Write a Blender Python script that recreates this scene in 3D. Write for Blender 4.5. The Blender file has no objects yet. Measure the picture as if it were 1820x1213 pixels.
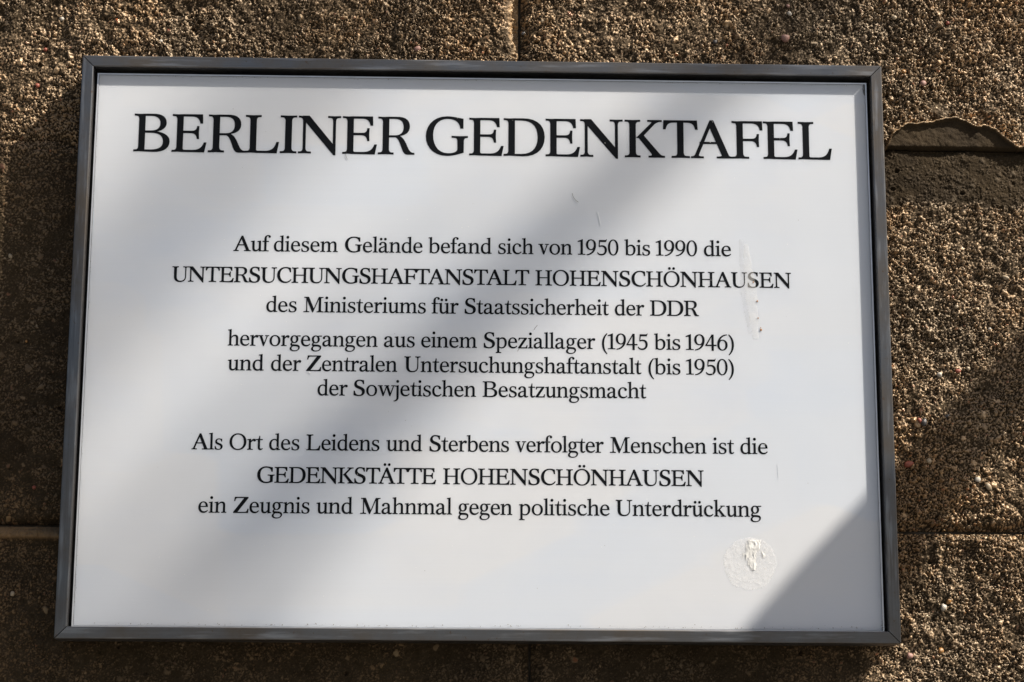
import bpy, bmesh, math, random
import numpy as np
from mathutils import Vector
from mathutils.geometry import delaunay_2d_cdt
PI = math.pi
random.seed(7)
sc = bpy.context.scene

# ---------------------------------------------------------------- camera, sky, sun, exposure
# World: x right along the wall, z up, y away from the viewer. The front of the
# plaque frame is the plane y = 0, the stone face lies at y = WALL.
cam = bpy.data.objects.new("camera", bpy.data.cameras.new("camera"))
sc.collection.objects.link(cam)
cam.location = (-0.0194144, -1.5743392, -0.1193409)
cam.rotation_euler = (1.786009, -0.0039686, -0.0275965)
cam.data.sensor_width = 36.0
cam.data.lens = 36.0 * 3800 / 1820
cam.data.clip_start = 0.01
cam.data.clip_end = 2000.0
sc.camera = cam

SUN = Vector((0.70, -0.36, 0.78)).normalized()      # towards the sun
sun_el = math.asin(SUN.z)
sun_az = math.atan2(SUN.x, SUN.y)                  # clockwise from +y
world = bpy.data.worlds.new("World")
sc.world = world
world.use_nodes = True
wn = world.node_tree
sky = wn.nodes.new("ShaderNodeTexSky")
sky.sky_type = 'NISHITA'
sky.sun_disc = False
sky.sun_elevation = sun_el
sky.sun_rotation = sun_az
sky.altitude = 50
sky.air_density = 1.0
sky.dust_density = 3.0
sky.ozone_density = 1.0
wn.links.new(sky.outputs[0], wn.nodes["Background"].inputs[0])
wn.nodes["Background"].inputs[1].default_value = 0.050
sl = bpy.data.lights.new("sun", 'SUN')
sl.energy = 5.0
sl.angle = math.radians(0.5)
sl.color = (1.0, 0.925, 0.81)
so = bpy.data.objects.new("sun", sl)
so.rotation_euler = SUN.to_track_quat('Z', 'Y').to_euler()
so.location = SUN * 20
sc.collection.objects.link(so)
sc.view_settings.view_transform = 'Standard'
sc.view_settings.look = 'None'
sc.view_settings.exposure = 0.95
sc.view_settings.gamma = 1.0
sc.view_settings.use_curve_mapping = False

# ---------------------------------------------------------------- helpers
WALL = 0.030
PLATE = 0.0065

def link(o, parent=None):
    sc.collection.objects.link(o)
    if parent is not None:
        o.parent = parent
    return o

def empty(name, loc=(0, 0, 0), label=None, cat=None, group=None):
    o = bpy.data.objects.new(name, None)
    o.location = loc
    o.empty_display_size = 0.05
    if label:
        o["label"] = label
    if cat:
        o["category"] = cat
    if group:
        o["group"] = group
    return link(o)

def mesh(name, verts, faces, mat, parent=None, smooth=False, loc=None):
    me = bpy.data.meshes.new(name)
    me.from_pydata([tuple(v) for v in verts], [], [tuple(f) for f in faces])
    me.validate()
    me.update()
    me.materials.append(mat)
    if smooth:
        me.polygons.foreach_set("use_smooth", [True] * len(me.polygons))
    o = bpy.data.objects.new(name, me)
    link(o, parent)
    if loc:
        o.location = loc
    return o

class Nodes:
    """tiny helper for node materials"""
    def __init__(self, name):
        self.m = bpy.data.materials.new(name)
        self.m.use_nodes = True
        self.t = self.m.node_tree
        self.b = self.t.nodes["Principled BSDF"]
        self.tc = self.t.nodes.new("ShaderNodeTexCoord")
    def n(self, kind, **kw):
        o = self.t.nodes.new("ShaderNode" + kind)
        for k, v in kw.items():
            if k in o.inputs:
                o.inputs[k].default_value = v
            else:
                setattr(o, k, v)
        return o
    def l(self, a, b):
        self.t.links.new(a, b)
    def obj(self, scale=(1, 1, 1), rot=(0, 0, 0)):
        mp = self.n("Mapping")
        mp.inputs["Scale"].default_value = scale
        mp.inputs["Rotation"].default_value = rot
        self.l(self.tc.outputs["Object"], mp.inputs[0])
        return mp.outputs[0]
    def noise(self, vec, scale, detail=4, rough=0.55):
        o = self.n("TexNoise", Scale=scale, Detail=detail, Roughness=rough)
        self.l(vec, o.inputs["Vector"])
        return o.outputs["Fac"]
    def ramp(self, fac, stops, interp='LINEAR'):
        o = self.n("ValToRGB")
        o.color_ramp.interpolation = interp
        e = o.color_ramp.elements
        while len(e) < len(stops):
            e.new(0.5)
        for el, (p, c) in zip(e, stops):
            el.position = p
            el.color = (c, c, c, 1) if isinstance(c, (int, float)) else (*c, 1)
        self.l(fac, o.inputs[0])
        return o.outputs[0]
    def mix(self, fac, a, b, blend='MIX'):
        o = self.n("Mix", data_type='RGBA', blend_type=blend)
        for s, v in ((0, fac), (6, a), (7, b)):
            if isinstance(v, (int, float)):
                o.inputs[s].default_value = v if s == 0 else (v, v, v, 1)
            elif isinstance(v, tuple):
                o.inputs[s].default_value = (*v, 1)
            else:
                self.l(v, o.inputs[s])
        return o.outputs[2]
    def math(self, op, a, b=0.0, clamp=False):
        o = self.n("Math", operation=op, use_clamp=clamp)
        for s, v in ((0, a), (1, b)):
            if isinstance(v, (int, float)):
                o.inputs[s].default_value = v
            else:
                self.l(v, o.inputs[s])
        return o.outputs[0]
    def bump(self, h, strength, dist, normal=None):
        o = self.n("Bump", Strength=strength, Distance=dist)
        self.l(h, o.inputs["Height"])
        if normal is not None:
            self.l(normal, o.inputs["Normal"])
        return o.outputs[0]
    def set(self, **kw):
        for k, v in kw.items():
            s = self.b.inputs[k.replace('_', ' ')]
            if isinstance(v, (int, float)):
                s.default_value = v
            elif isinstance(v, tuple):
                s.default_value = (*v, 1) if len(v) == 3 else v
            else:
                self.l(v, s)
        return self.m
# ---------------------------------------------------------------- lettering
# A serif roman drawn from outlines; one unit = 1/100 of the cap height.
STEM = 16.5          # cap stem
LOW = 12.6           # lower-case stem

def path(txt):
    """'x,y x,y C x,y x,y x,y ...' -> polygon points"""
    toks = txt.replace('C', ' C ').split()
    pts, i = [], 0
    while i < len(toks):
        if toks[i] == 'C':
            a = pts[-1]
            b, c, d = [tuple(map(float, t.split(','))) for t in toks[i + 1:i + 4]]
            for k in range(1, 8):
                t = k / 7
                u = 1 - t
                pts.append(tuple(u * u * u * a[j] + 3 * u * u * t * b[j] + 3 * u * t * t * c[j] + t * t * t * d[j] for j in (0, 1)))
            i += 4
        else:
            pts.append(tuple(map(float, toks[i].split(','))))
            i += 1
    return pts

def rect(x0, y0, x1, y1):
    return [(x0, y0), (x1, y0), (x1, y1), (x0, y1)]

def disc(cx, cy, r, n=20):
    return [(cx + r * math.cos(2 * PI * k / n), cy + r * math.sin(2 * PI * k / n)) for k in range(n)]

def ring(cx, cy, rx, ry, tx, ty, n=44, tilt=0.0):
    out = []
    def pt(a, k):
        e = 0.94                       # a little squarer than an ellipse
        c, s = math.cos(a), math.sin(a)
        c2, s2 = math.copysign(abs(c) ** e, c), math.copysign(abs(s) ** e, s)
        if k == 0:
            return (cx + rx * c2, cy + ry * s2)
        return (cx + (rx - tx) * c2 + tilt * s, cy + (ry - ty) * s2)
    for k in range(n):
        a, b = 2 * PI * k / n, 2 * PI * (k + 1) / n
        out.append([pt(a, 0), pt(b, 0), pt(b, 1), pt(a, 1)])
    return out

def foot(x0, x1, xl, xr, y=0.0, up=1, t=4.6, br=6.5, bh=9.0):
    """bracketed slab serif under (up=1) or over (up=-1) a stem x0..x1"""
    p = [(xl, y), ((xl + xr) / 2, y + up * 0.7), (xr, y), (xr, y + up * t)]
    if xr > x1 + 1:
        for k in range(0, 6):
            q = k / 5
            p.append(((1 - q) ** 2 * (x1 + br) + 2 * (1 - q) * q * (x1 + .6) + q * q * x1, y + up * ((1 - q) ** 2 * (t + .4) + 2 * (1 - q) * q * (t + .9) + q * q * (t + bh))))
    else:
        p.append((x1, y + up * (t + bh)))
    if xl < x0 - 1:
        for k in range(0, 6):
            q = 1 - k / 5
            p.append(((1 - q) ** 2 * (x0 - br) + 2 * (1 - q) * q * (x0 - .6) + q * q * x0, y + up * ((1 - q) ** 2 * (t + .4) + 2 * (1 - q) * q * (t + .9) + q * q * (t + bh))))
    else:
        p.append((x0, y + up * (t + bh)))
    p.append((xl, y + up * t))
    return p

def stem_cap(x0, l, r, head=True, base=True, s=None):
    s = STEM if s is None else s
    x1 = x0 + s
    out = [rect(x0, 4, x1, 96)]
    out.append(foot(x0, x1, *(base if base is not True else (l, r))))
    out.append(foot(x0, x1, *(head if head is not True else (l, r)), 100.0, -1))
    return out

def flag(x0, top=69.5, s=None):
    s = LOW if s is None else s
    return path(f"{x0-9.5},{top-7.4} {x0-9.5},{top-4} {x0+s},{top} {x0+s},{top-16} {x0},{top-16} {x0},{top-11} C{x0},{top-7.6} {x0-3},{top-7.4} {x0-9.5},{top-7.4}")

def lfoot(x0, xl, xr, y=0.0, s=None):
    return foot(x0, x0 + (LOW if s is None else s), xl, xr, y, 1, 4.2, 5.0, 6.0)

def tail(x0):
    s = LOW
    return path(f"{x0},-1.4 {x0+4},-1 {x0+s+9.5},1.2 {x0+s+9.5},4.4 C{x0+s+2},4.4 {x0+s},5 {x0+s},11 {x0+s},24 {x0},24")

def glyph(ch):
    """-> list of polygons, ink width, left bearing, right bearing"""
    s, w = STEM, LOW
    a = 12.5
    b = a + s
    SE, RO = 3.0, 5.5
    if ch in 'ÄÖäöü':
        base = {'Ä': 'A', 'Ö': 'O', 'ä': 'a', 'ö': 'o', 'ü': 'u'}[ch]
        p, wd, l, r = glyph(base)
        cx, cy = {'Ä': (54.8, 121), 'Ö': (53, 121), 'ä': (29, 89), 'ö': (35, 89), 'ü': (35, 89)}[ch]
        return p + [disc(cx - 14, cy, 7.9), disc(cx + 14, cy, 7.9)], wd, l, r
    if ch == 'I':
        return stem_cap(a, 0, 41.5), 41.5, SE, SE
    if ch == 'B':
        return stem_cap(a, 0, b, (0, b), (0, b)) + [
            path("28,100 48,100 C70,101 85,93 85,76 C85,64 75,56 58,53 58,50 28,50 28,55.5 44,55.5 C60,55.5 69,62 69,75 C69,88 60,94.7 44,94.7 28,94.7"),
            path("28,0 52,-.8 C80,-1 94.5,9 94.5,27 C94.5,42 80,51 56,54 28,54 28,50 44,50 C66,50 77.5,42 77.5,26.5 C77.5,12 66,5 44,5 28,5")], 94.5, SE, RO
    if ch == 'D':
        return stem_cap(a, 0, b, (0, b), (0, b)) + [
            path("28,100 50,100 C86,101 107,82 107,51 C107,18 85,-1 50,-.8 28,0 28,5 46,5 C74,5 89,21 89,50 C89,80 74,94.7 46,94.7 28,94.7")], 107, SE, RO
    if ch in 'EFL':
        out = stem_cap(a, 0, b, (0, b) if ch != 'L' else (0, 41.5), (0, b) if ch != 'F' else (0, 44.5))
        if ch != 'L':
            out.append(path("28,100 80,100 81,76 74.3,76 C72,88 66,94.3 52,94.3 31,94.3 28,93"))
            d = 0 if ch == 'E' else -3
            out.append(path(f"28,{56+d} 52,{56+d} C62,{56+d} 65,{60+d} 66,{68.7+d} 71.5,{68.7+d} 70.6,{52+d} 71.5,{34.8+d} 66,{34.8+d} C65,{45+d} 60,{50+d} 50,{50+d} 28,{50+d}"))
        if ch != 'F':
            xr = 0 if ch == 'E' else -2
            yy = 25.5 if ch == 'E' else 29
            out.append(path(f"28,0 {86.3+xr},-.6 {91.7+xr},{yy} {85.2+xr},{yy} C{81+xr},13 {73+xr},5.4 {56+xr},5.2 32,5.2 28,8"))
        return out, {'E': 91.5, 'F': 80.5, 'L': 89.5}[ch], SE, 3.5
    if ch == 'R':
        return stem_cap(a, 0, b, (0, b), (0, 41.5)) + [
            path("28,100 48,100 C72,101 84,92 84,74 C84,60 74,52 58,49.5 56,45.5 28,45.5 28,50.5 44,50.5 C60,50.5 68,58 68,73 C68,88 60,94.7 44,94.7 28,94.7"),
            path("42,46.5 C52,46 56,36 60,26 C66,10 68,0 79,0 97,0 97,4.4 C90,4.4 86,6 81,15 C73,32 70,43 56,50 42,49")], 97, SE, 0.5
    if ch == 'N':
        return [rect(12, 4, 19.3, 92), foot(12, 19.3, 0, 34), foot(12, 19.3, 0, 19.3, 100, -1),
                [(11, 100), (28.5, 100), (99.5, 17), (99.5, -4), (94.6, -4), (19.3, 82.5), (12, 90)],
                rect(92.2, 4, 99.5, 96), foot(92.2, 99.5, 78.5, 112.5, 100, -1)], 112.5, SE, SE
    if ch == 'G':
        return [path("98.5,97 C85,99 72,103 56,103 C22,103 0,80 0,50 C0,20 22,-2 55,-2 C72,-2 84,2 99.8,7 99.8,40 83.5,40 83.5,16 C83.5,9 74,4.6 58,4.6 C34,4.6 18.5,24 18.5,53 C18.5,80 34,96.6 57,96.6 C77,96.6 89,88 91,71 98.5,71"),
                foot(83.5, 99.8, 68, 110.6, 51, -1)], 110.6, RO, SE
    if ch == 'C':
        return [path("89,97 C78,100 68,103 56,103 C22,103 0,80 0,50 C0,20 22,-2 54,-2 C72,-2 85,7 94,20 90.5,23 C81,12 71,6 59,6 C34,6 18,24 18,53 C18,80 34,97 56,97 C72,97 82,88 83,70 90,70")], 94, RO, SE
    if ch == 'O':
        return ring(53, 50.5, 53, 52.5, s + .5, 5.4, 52), 106, RO, RO
    if ch == 'S':
        return [path("62,99.5 C54,101 46,103 37,103 C16,103 3,91 3,74 C3,58 14,51 34,44 C50,38 55,33 55,23 C55,11 47,4 34,4 C18,4 9,12 6,31 0,31 0,4 C10,0 20,-2 34,-2 C58,-2 72,10 72,28 C72,45 60,52 42,59 C25,65 18,69 18,80 C18,90 25,97 37,97 C51,97 58,89 60,76 66,76 65.5,100")], 72, RO, RO
    if ch == 'K':
        return stem_cap(a, 0, 41) + [
            [(31, 54.6), (34.5, 56), (71, 93), (71, 97), (86, 97), (82, 92.5), (51, 59.5), (44, 50), (31, 52.4)],
            path("60,100 98,100 98,95.6 C90,95.5 87,95 80,90 70.5,92 C73,95 68,95.5 60,95.5"),
            path("36,53 70,11 C74,6 71,4.4 62.5,4.4 62.5,0 105.7,0 105.7,4.4 C100,4.4 97,5 92,9.5 50,58.5")], 105.7, SE, 1
    if ch == 'T':
        x = 37.5
        return [rect(x, 4, x + s, 96), foot(x, x + s, 22, 70),
                path("1.5,100 90,100 91.7,75.8 85,75.8 C83,88 78,94.3 64,94.3 28,94.3 C14,94.3 9,88 6.7,76 0,76")], 91.7, 2, 2
    if ch == 'A':
        return [[(50, 101), (59.3, 101), (98.5, 9), (80.5, 9), (48.5, 84)],
                [(50, 101), (56, 95), (50.3, 80.5), (20.3, 9), (10.6, 9)],
                rect(23, 38, 76, 43.2),
                path("0,0 33,0 33,4.4 C24,4.4 19,5 20.5,9.5 10.8,9.5 C8,5 6,4.4 0,4.4"),
                path("67.5,0 109.6,0 109.6,4.4 C103,4.4 100,5 98.2,9.5 80.4,9.5 C82,5 78,4.4 67.5,4.4")], 109.6, .5, .5
    if ch == 'H':
        return stem_cap(a, 0, 41.5) + stem_cap(79, 66.5, 108) + [rect(27, 48.2, 81, 53)], 108, SE, SE
    if ch == 'U':
        return [path("12,96 12,34 C12,10 26,-2 51,-2 C76,-2 90.4,11 90.4,34 90.4,96 85,96 85,34 C85,15 73,4.8 55,4.8 C37,4.8 28.5,15 28.5,34 28.5,96"),
                foot(12, 28.5, 0, 40.5, 100, -1), foot(85, 90.4, 71.5, 104, 100, -1)], 104, 2, 2
    if ch == 'Z':
        return [path("8,100 94,100 94,94 26,5.5 72,5.5 C84,5.5 88,12 90.5,25 96,25 94,0 0,0 0,5 68,94.5 28,94.5 C15,94.5 12,88 10,75 4.5,75")], 96, SE, SE
    if ch == 'M':
        return [rect(17.5, 4, 22.8, 90), foot(17.5, 22.8, 0, 36), foot(18, 33, 4, 33, 100, -1),
                [(17, 100), (33.5, 100), (67.5, 20), (61.5, -1), (57, -1), (19, 86)],
                [(57.5, 0), (61.6, -1), (66, 10), (103.5, 97), (99, 100), (96, 95)],
                rect(98.5, 4, 98.5 + s, 96), foot(98.5, 98.5 + s, 86, 129), foot(98.5, 98.5 + s, 98.5, 127, 100, -1)], 129, SE, SE
    # lower case ------------------------------------------------
    if ch in 'nh':
        top = rect(9, 3, 9 + w, 60) if ch == 'n' else rect(9, 3, 9 + w, 95)
        return [top, flag(9, 69.5 if ch == 'n' else 106), lfoot(9, 0, 31), lfoot(53, 43, 74),
                path("21,53 C26,63 36,69.5 46,69.5 C60,69.5 65.6,61 65.6,47 65.6,3 53,3 53,44 C53,56 50,61.5 42,61.5 C33,61.5 26,56 21,46")], 74, 2.5, 2.5
    if ch == 'm':
        arch = lambda d: path(f"{21+d},53 C{26+d},63 {34+d},69.5 {43.5+d},69.5 C{57+d},69.5 {62.6+d},61 {62.6+d},47 {62.6+d},3 {50+d},3 {50+d},44 C{50+d},56 {47+d},61.5 {40+d},61.5 C{32+d},61.5 {25+d},56 {21+d},46")
        return [rect(9, 3, 9 + w, 60), flag(9), lfoot(9, 0, 30), lfoot(50, 41, 71), lfoot(91, 82, 113), arch(0), arch(41)], 113, 2.5, 2.5
    if ch == 'u':
        return [path("9,60 9,22 C9,6 16,-1.5 28,-1.5 C38,-1.5 46,4 51,12 51,21 C45,12 40,7 33,7 C25,7 21.6,12 21.6,24 21.6,60"),
                flag(9), rect(50, 12, 50 + w, 60), flag(50), tail(50)], 72, 1.5, 1.5
    if ch in 'ij':
        dot = disc(15, 94.5, 8.5)
        if ch == 'i':
            return [rect(9, 3, 9 + w, 60), flag(9), lfoot(9, 0, 31), dot], 31, 2.5, 2.5
        return [path("9,60 9,-10 C9,-22 4,-28 -10,-31 -9,-34.5 C10,-34 21.6,-26 21.6,-8 21.6,60"), flag(9), dot], 24, 0, 6
    if ch == 'l':
        return [rect(9, 3, 9 + w, 95), flag(9, 106), lfoot(9, 0, 31)], 31, 2.5, 2.5
    if ch == 'd':
        return [path("50,63 C46,67 40,69.5 33,69.5 C13,69.5 0,55 0,33 C0,12 11,-1.5 28,-1.5 C38,-1.5 45,3 50,9 50,17 C45,10 40,6.8 33,6.8 C20,6.8 13,17 13,35 C13,53 20,64.2 33,64.2 C42,64.2 48,58 48.5,50 50,50"),
                rect(48, 8, 48 + w, 95), flag(48, 106), tail(48)], 70, 5.5, 2
    if ch in 'bp':
        bottom = "C28,-1.5 22,0 16,4 9,-1 9,10 20,13 C24,6 30,4" if ch == 'b' else "C30,-1.5 25,1 20,5 20,13 C25,6 30,4"
        bowl = path("20,57 C26,65 34,69.5 43,69.5 C60,69.5 71,56 71,36 C71,13 57,-1.5 38,-1.5 " + bottom + " 37,4 C50,4 58,14 58,33 C58,52 51,61.7 39,61.7 C30,61.7 24,56 20,49")
        if ch == 'b':
            return [bowl, rect(9, 4, 9 + w, 95), flag(9, 106)], 71, 1.5, 5.5
        return [bowl, rect(9, -28, 9 + w, 60), flag(9), lfoot(9, 0, 34, -32)], 71, 2.5, 5.5
    if ch == 'o':
        return ring(35, 34, 35, 35.5, 13, 4.8, 40), 70, 5, 5
    if ch == 'e':
        return [path("58.8,36 C58.8,58 48,69.5 31,69.5 C12,69.5 0,54 0,33 C0,12 12,-1.5 32,-1.5 C44,-1.5 53,4 59,13 56,16 C50,9 43,7 36,7 C21,7 12.8,18 12.8,36 C12.8,55 19,64.8 30,64.8 C40,64.8 45.7,56 45.7,41 45.7,36"),
                rect(11, 36, 50, 40.6)], 59.5, 4.5, 4.5
    if ch == 'c':
        return [path("56,57 C52,65 43,69.5 32,69.5 C13,69.5 0,55 0,33 C0,12 12,-1.5 32,-1.5 C44,-1.5 53,4 59,13 56,16 C50,9 43,7 36,7 C21,7 13,18 13,36 C13,55 20,64.6 31,64.6 C38,64.6 42,62 43,56"),
                disc(49.3, 54.5, 7.3)], 59, 4.5, 3
    if ch == 'a':
        return [path("2.6,55 C5,64 15,69.5 28,69.5 C44,69.5 51.6,62 51.6,48 51.6,14 C51.6,8 54,5.8 58,5.8 C61,5.8 63,6.8 65,8 66.5,5 C62,0 58,-1.5 52,-1.5 C44,-1.5 40,2 39,9 39,46 C39,58 35,64.4 27,64.4 C20,64.4 16.5,61 16.3,55"),
                disc(9.6, 54.5, 7.1),
                path("40,41.5 C20,37 0,33 0,15 C0,5 7,-1.5 18,-1.5 C28,-1.5 35,4 41,12 41,18 C35,10 29,7 24,7 C16,7 12.7,11 12.7,18 C12.7,29 25,33 40,37")], 66.5, 4, 1.5
    if ch == 's':
        p, *_ = glyph('S')
        return [[(x * .69, (y + 2) * 71 / 105 - 1.5) for x, y in p[0]]], 49.7, 5, 5
    if ch == 'r':
        return [rect(9, 3, 9 + w, 60), flag(9), lfoot(9, 0, 34),
                path("20,50 C25,62 32,69.5 43,69.5 46,60 C34,61 27,54 21,44"), disc(44.7, 61.2, 7.8)], 52.5, 2.5, 1
    if ch == 't':
        return [path("12,66 12,18 C12,4 17,-1.5 27,-1.5 C34,-1.5 39,2 43,7 41,10 C37,7.5 34,6.6 31,6.6 C26,6.6 24.4,10 24.4,18 24.4,66"),
                path("10,66 C16,70 19,76 20.2,88 24.4,88 24.4,66"), rect(0, 62.6, 41, 67.6)], 43, 1.5, 1
    if ch == 'f':
        return [path("10,60 10,82 C10,98 20,107 34,107 C42,107 49,103 49,97 40,97 C40,101 37,102.6 33,102.6 C25,102.6 22.6,96 22.6,84 22.6,60"),
                disc(42.3, 97, 6.9), rect(10, 3, 10 + w, 62), lfoot(10, 0, 37), rect(-2, 62.6, 37, 67.6)], 38, 1.5, 2
    if ch in 'vw':
        def vee(d):
            return [[(8 + d, 65), (22 + d, 65), (38.5 + d, 18), (36.5 + d, -1), (31.5 + d, -1)],
                    [(33 + d, -1), (36.8 + d, -1), (60.5 + d, 65), (55 + d, 65), (37 + d, 16)]]
        out = vee(0) + [rect(0, 64, 30, 68)]
        if ch == 'v':
            return out + [rect(43.5, 64, 69, 68)], 69, 1, 1
        return out + vee(44.5) + [rect(43, 64, 73, 68), rect(88, 64, 113, 68)], 113, 1, 1
    if ch == 'z':
        return [path("4,68 57,68 57,63.5 17,5.2 42,5.2 C51,5.2 54,9 56,19 60.5,19 59,0 0,0 0,4.5 40,62.8 19,62.8 C10,62.8 8,58 6.5,51 2,51")], 60.5, 3, 3
    if ch == 'k':
        return [rect(9, 3, 9 + w, 95), flag(9, 106), lfoot(9, 0, 31), [(21, 31), (27, 34), (57.5, 65), (50, 65), (21, 37)],
                rect(41, 64, 68, 68), [(27, 37), (36, 46), (69, 4), (53.5, 4)], rect(43, 0, 76, 4.3)], 76, 2.5, 1.5
    if ch == 'g':
        return ring(29, 45, 25.5, 24.7, 12.2, 4.6, 32) + [
            path("44,61 51,64 69,64 68,69 51,68.5 40,66"),
            path("19,26 12,24 C5,18 3,12 5,7 C7,3 11,-1 17,-2.5 24,0 24,10.5 C15,10.5 12.5,12 13,15 C14,19 17,21 22,23"),
            path("18,10.6 C24,10 38,10.4 46,9 C58,7.5 65,1 65,-8 C65,-23 50,-33.5 29,-33.5 C11,-33.5 0,-27 0,-17 C0,-9 7,-3 14,-.5 20,-1.4 C14,-5 11,-9 11,-15 C11,-24 19,-29 32,-29 C46,-29 56.5,-22 56.5,-12 C56.5,-5 52,-2.4 42,-1.2 C36,-.5 28,-.6 22,-.4")], 69, 4, 1
    # figures ---------------------------------------------------
    if ch == '1':
        return [rect(18, 3, 31.5, 92), foot(18, 31.5, 0, 48, 0, 1, 4.2, 5, 6), path("-1,86 -1,90 29,102 31.5,102 31.5,84 18,84 18,85 C18,88 14,88 -1,86")], 48, 4, 2
    if ch in '96':
        out = ring(33, 67, 33, 35, 13.4, 4.8, 40) + [path("52.6,70 65.9,66 C68,30 44,-1 5,-3 4,1.6 C32,6 49,24 52.6,52")]
        if ch == '6':
            out = [[(66.5 - x, 100 - y) for x, y in p] for p in out]
        return out, 66.5, 4, 4
    if ch == '5':
        return [[(13, 98), (56, 98), (59, 99.5), (61, 103), (64.5, 103), (58, 87), (18, 87), (14.8, 56), (10.5, 58)],
                path("10.5,58 C20,62 27,63.5 33,63.5 C53,63.5 64,50 64,32 C64,12 50,-3 28,-3 C14,-3 4,3 0,14 3,17 C8,9 16,5 26,5 C42,5 51,14 51,31 C51,46 42,55.5 29,55.5 C23,55.5 17,54 13,52")], 64.5, 4, 4
    if ch == '0':
        return ring(34.5, 50, 34.5, 52.5, 12.8, 4.8, 44), 69, 4, 4
    if ch == '4':
        return [rect(40, -4, 53, 101), rect(0, 27, 71, 34), [(0, 31), (41, 101), (47, 99), (8.5, 33)]], 71, 2, 2
    if ch in '()':
        p = path("31,103 C8,85 0,60 0,35 C0,8 9,-15 31,-33 34,-30 C18,-12 12.5,8 12.5,35 C12.5,60 18,80 34,100")
        if ch == ')':
            p = [(34 - x, y) for x, y in p]
        return [p], 34, 3, 3
    raise ValueError(ch)

_GC = {}
BOLD = 0.4            # ink spread, units
KERN = {'TA': -9, 'AT': -9, 'TÄ': -9, 'ÄT': -9, 'FT': -4, 'LT': -9, 'AF': -1, 'KS': -2}
def glyph_mesh(ch):
    """union of the glyph's polygons as triangles (no overlaps)"""
    key = (ch, STEM, LOW, BOLD)
    if key not in _GC:
        polys, wd, l, r = glyph(ch)
        vs, fs = [], []
        for p in polys:
            area = sum(p[i][0] * p[(i + 1) % len(p)][1] - p[(i + 1) % len(p)][0] * p[i][1] for i in range(len(p)))
            if area < 0:
                p = p[::-1]
            fs.append(list(range(len(vs), len(vs) + len(p))))
            vs += [Vector(q) for q in p]
        v2, _e, f2, _ov, _oe, src = delaunay_2d_cdt(vs, [], fs, 0, 0.02, True)
        f2 = [f for f, o in zip(f2, src) if o]
        # spread the ink: move the outline outwards a little
        cnt = {}
        for f in f2:
            for i in range(len(f)):
                a, b = f[i], f[(i + 1) % len(f)]
                cnt.setdefault((min(a, b), max(a, b)), []).append((a, b))
        nrm = {}
        for e in cnt.values():
            if len(e) == 1:
                a, b = e[0]
                d = (v2[b] - v2[a])
                if d.length < 1e-9:
                    continue
                d.normalize()
                for q in (a, b):
                    nrm.setdefault(q, []).append(Vector((d.y, -d.x)))
        v2 = [v.copy() for v in v2]
        for q, ns in nrm.items():
            m = sum(ns, Vector((0, 0)))
            if m.length > 1e-6:
                m.normalize()
                v2[q] += m * BOLD * min(1 / max(m.dot(ns[0]), .3), 1.8)
        _GC[key] = ([(v.x, v.y) for v in v2], [tuple(f) for f in f2], wd, l, r)
    return _GC[key]

def word_mesh(text, x0, x1, z, h, verts, faces, y, left=None):
    """set `text` between x0 and x1 (metres) on the base line z, cap height h"""
    glyphs = [glyph_mesh(c) for c in text]
    inner = 0.0
    pos = []
    for i, g in enumerate(glyphs):
        if i:
            inner += glyphs[i - 1][4] + g[3] + KERN.get(text[i - 1:i + 1], 0)
        pos.append(inner)
        inner += g[2]
    # natural width first, the rest as letter spacing
    sx = (x1 - x0) / inner
    sx = min(max(sx, h / 100 * .97), h / 100 * 1.03)
    gap = (x1 - x0 - inner * sx) / max(len(text) - 1, 1)
    for n_, (g, p) in enumerate(zip(glyphs, pos)):
        o = len(verts)
        verts += [(x0 + (p + vx) * sx + gap * n_, y, z + vy * h / 100) for vx, vy in g[0]]
        faces += [tuple(o + i for i in f) for f in g[1]]
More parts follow.
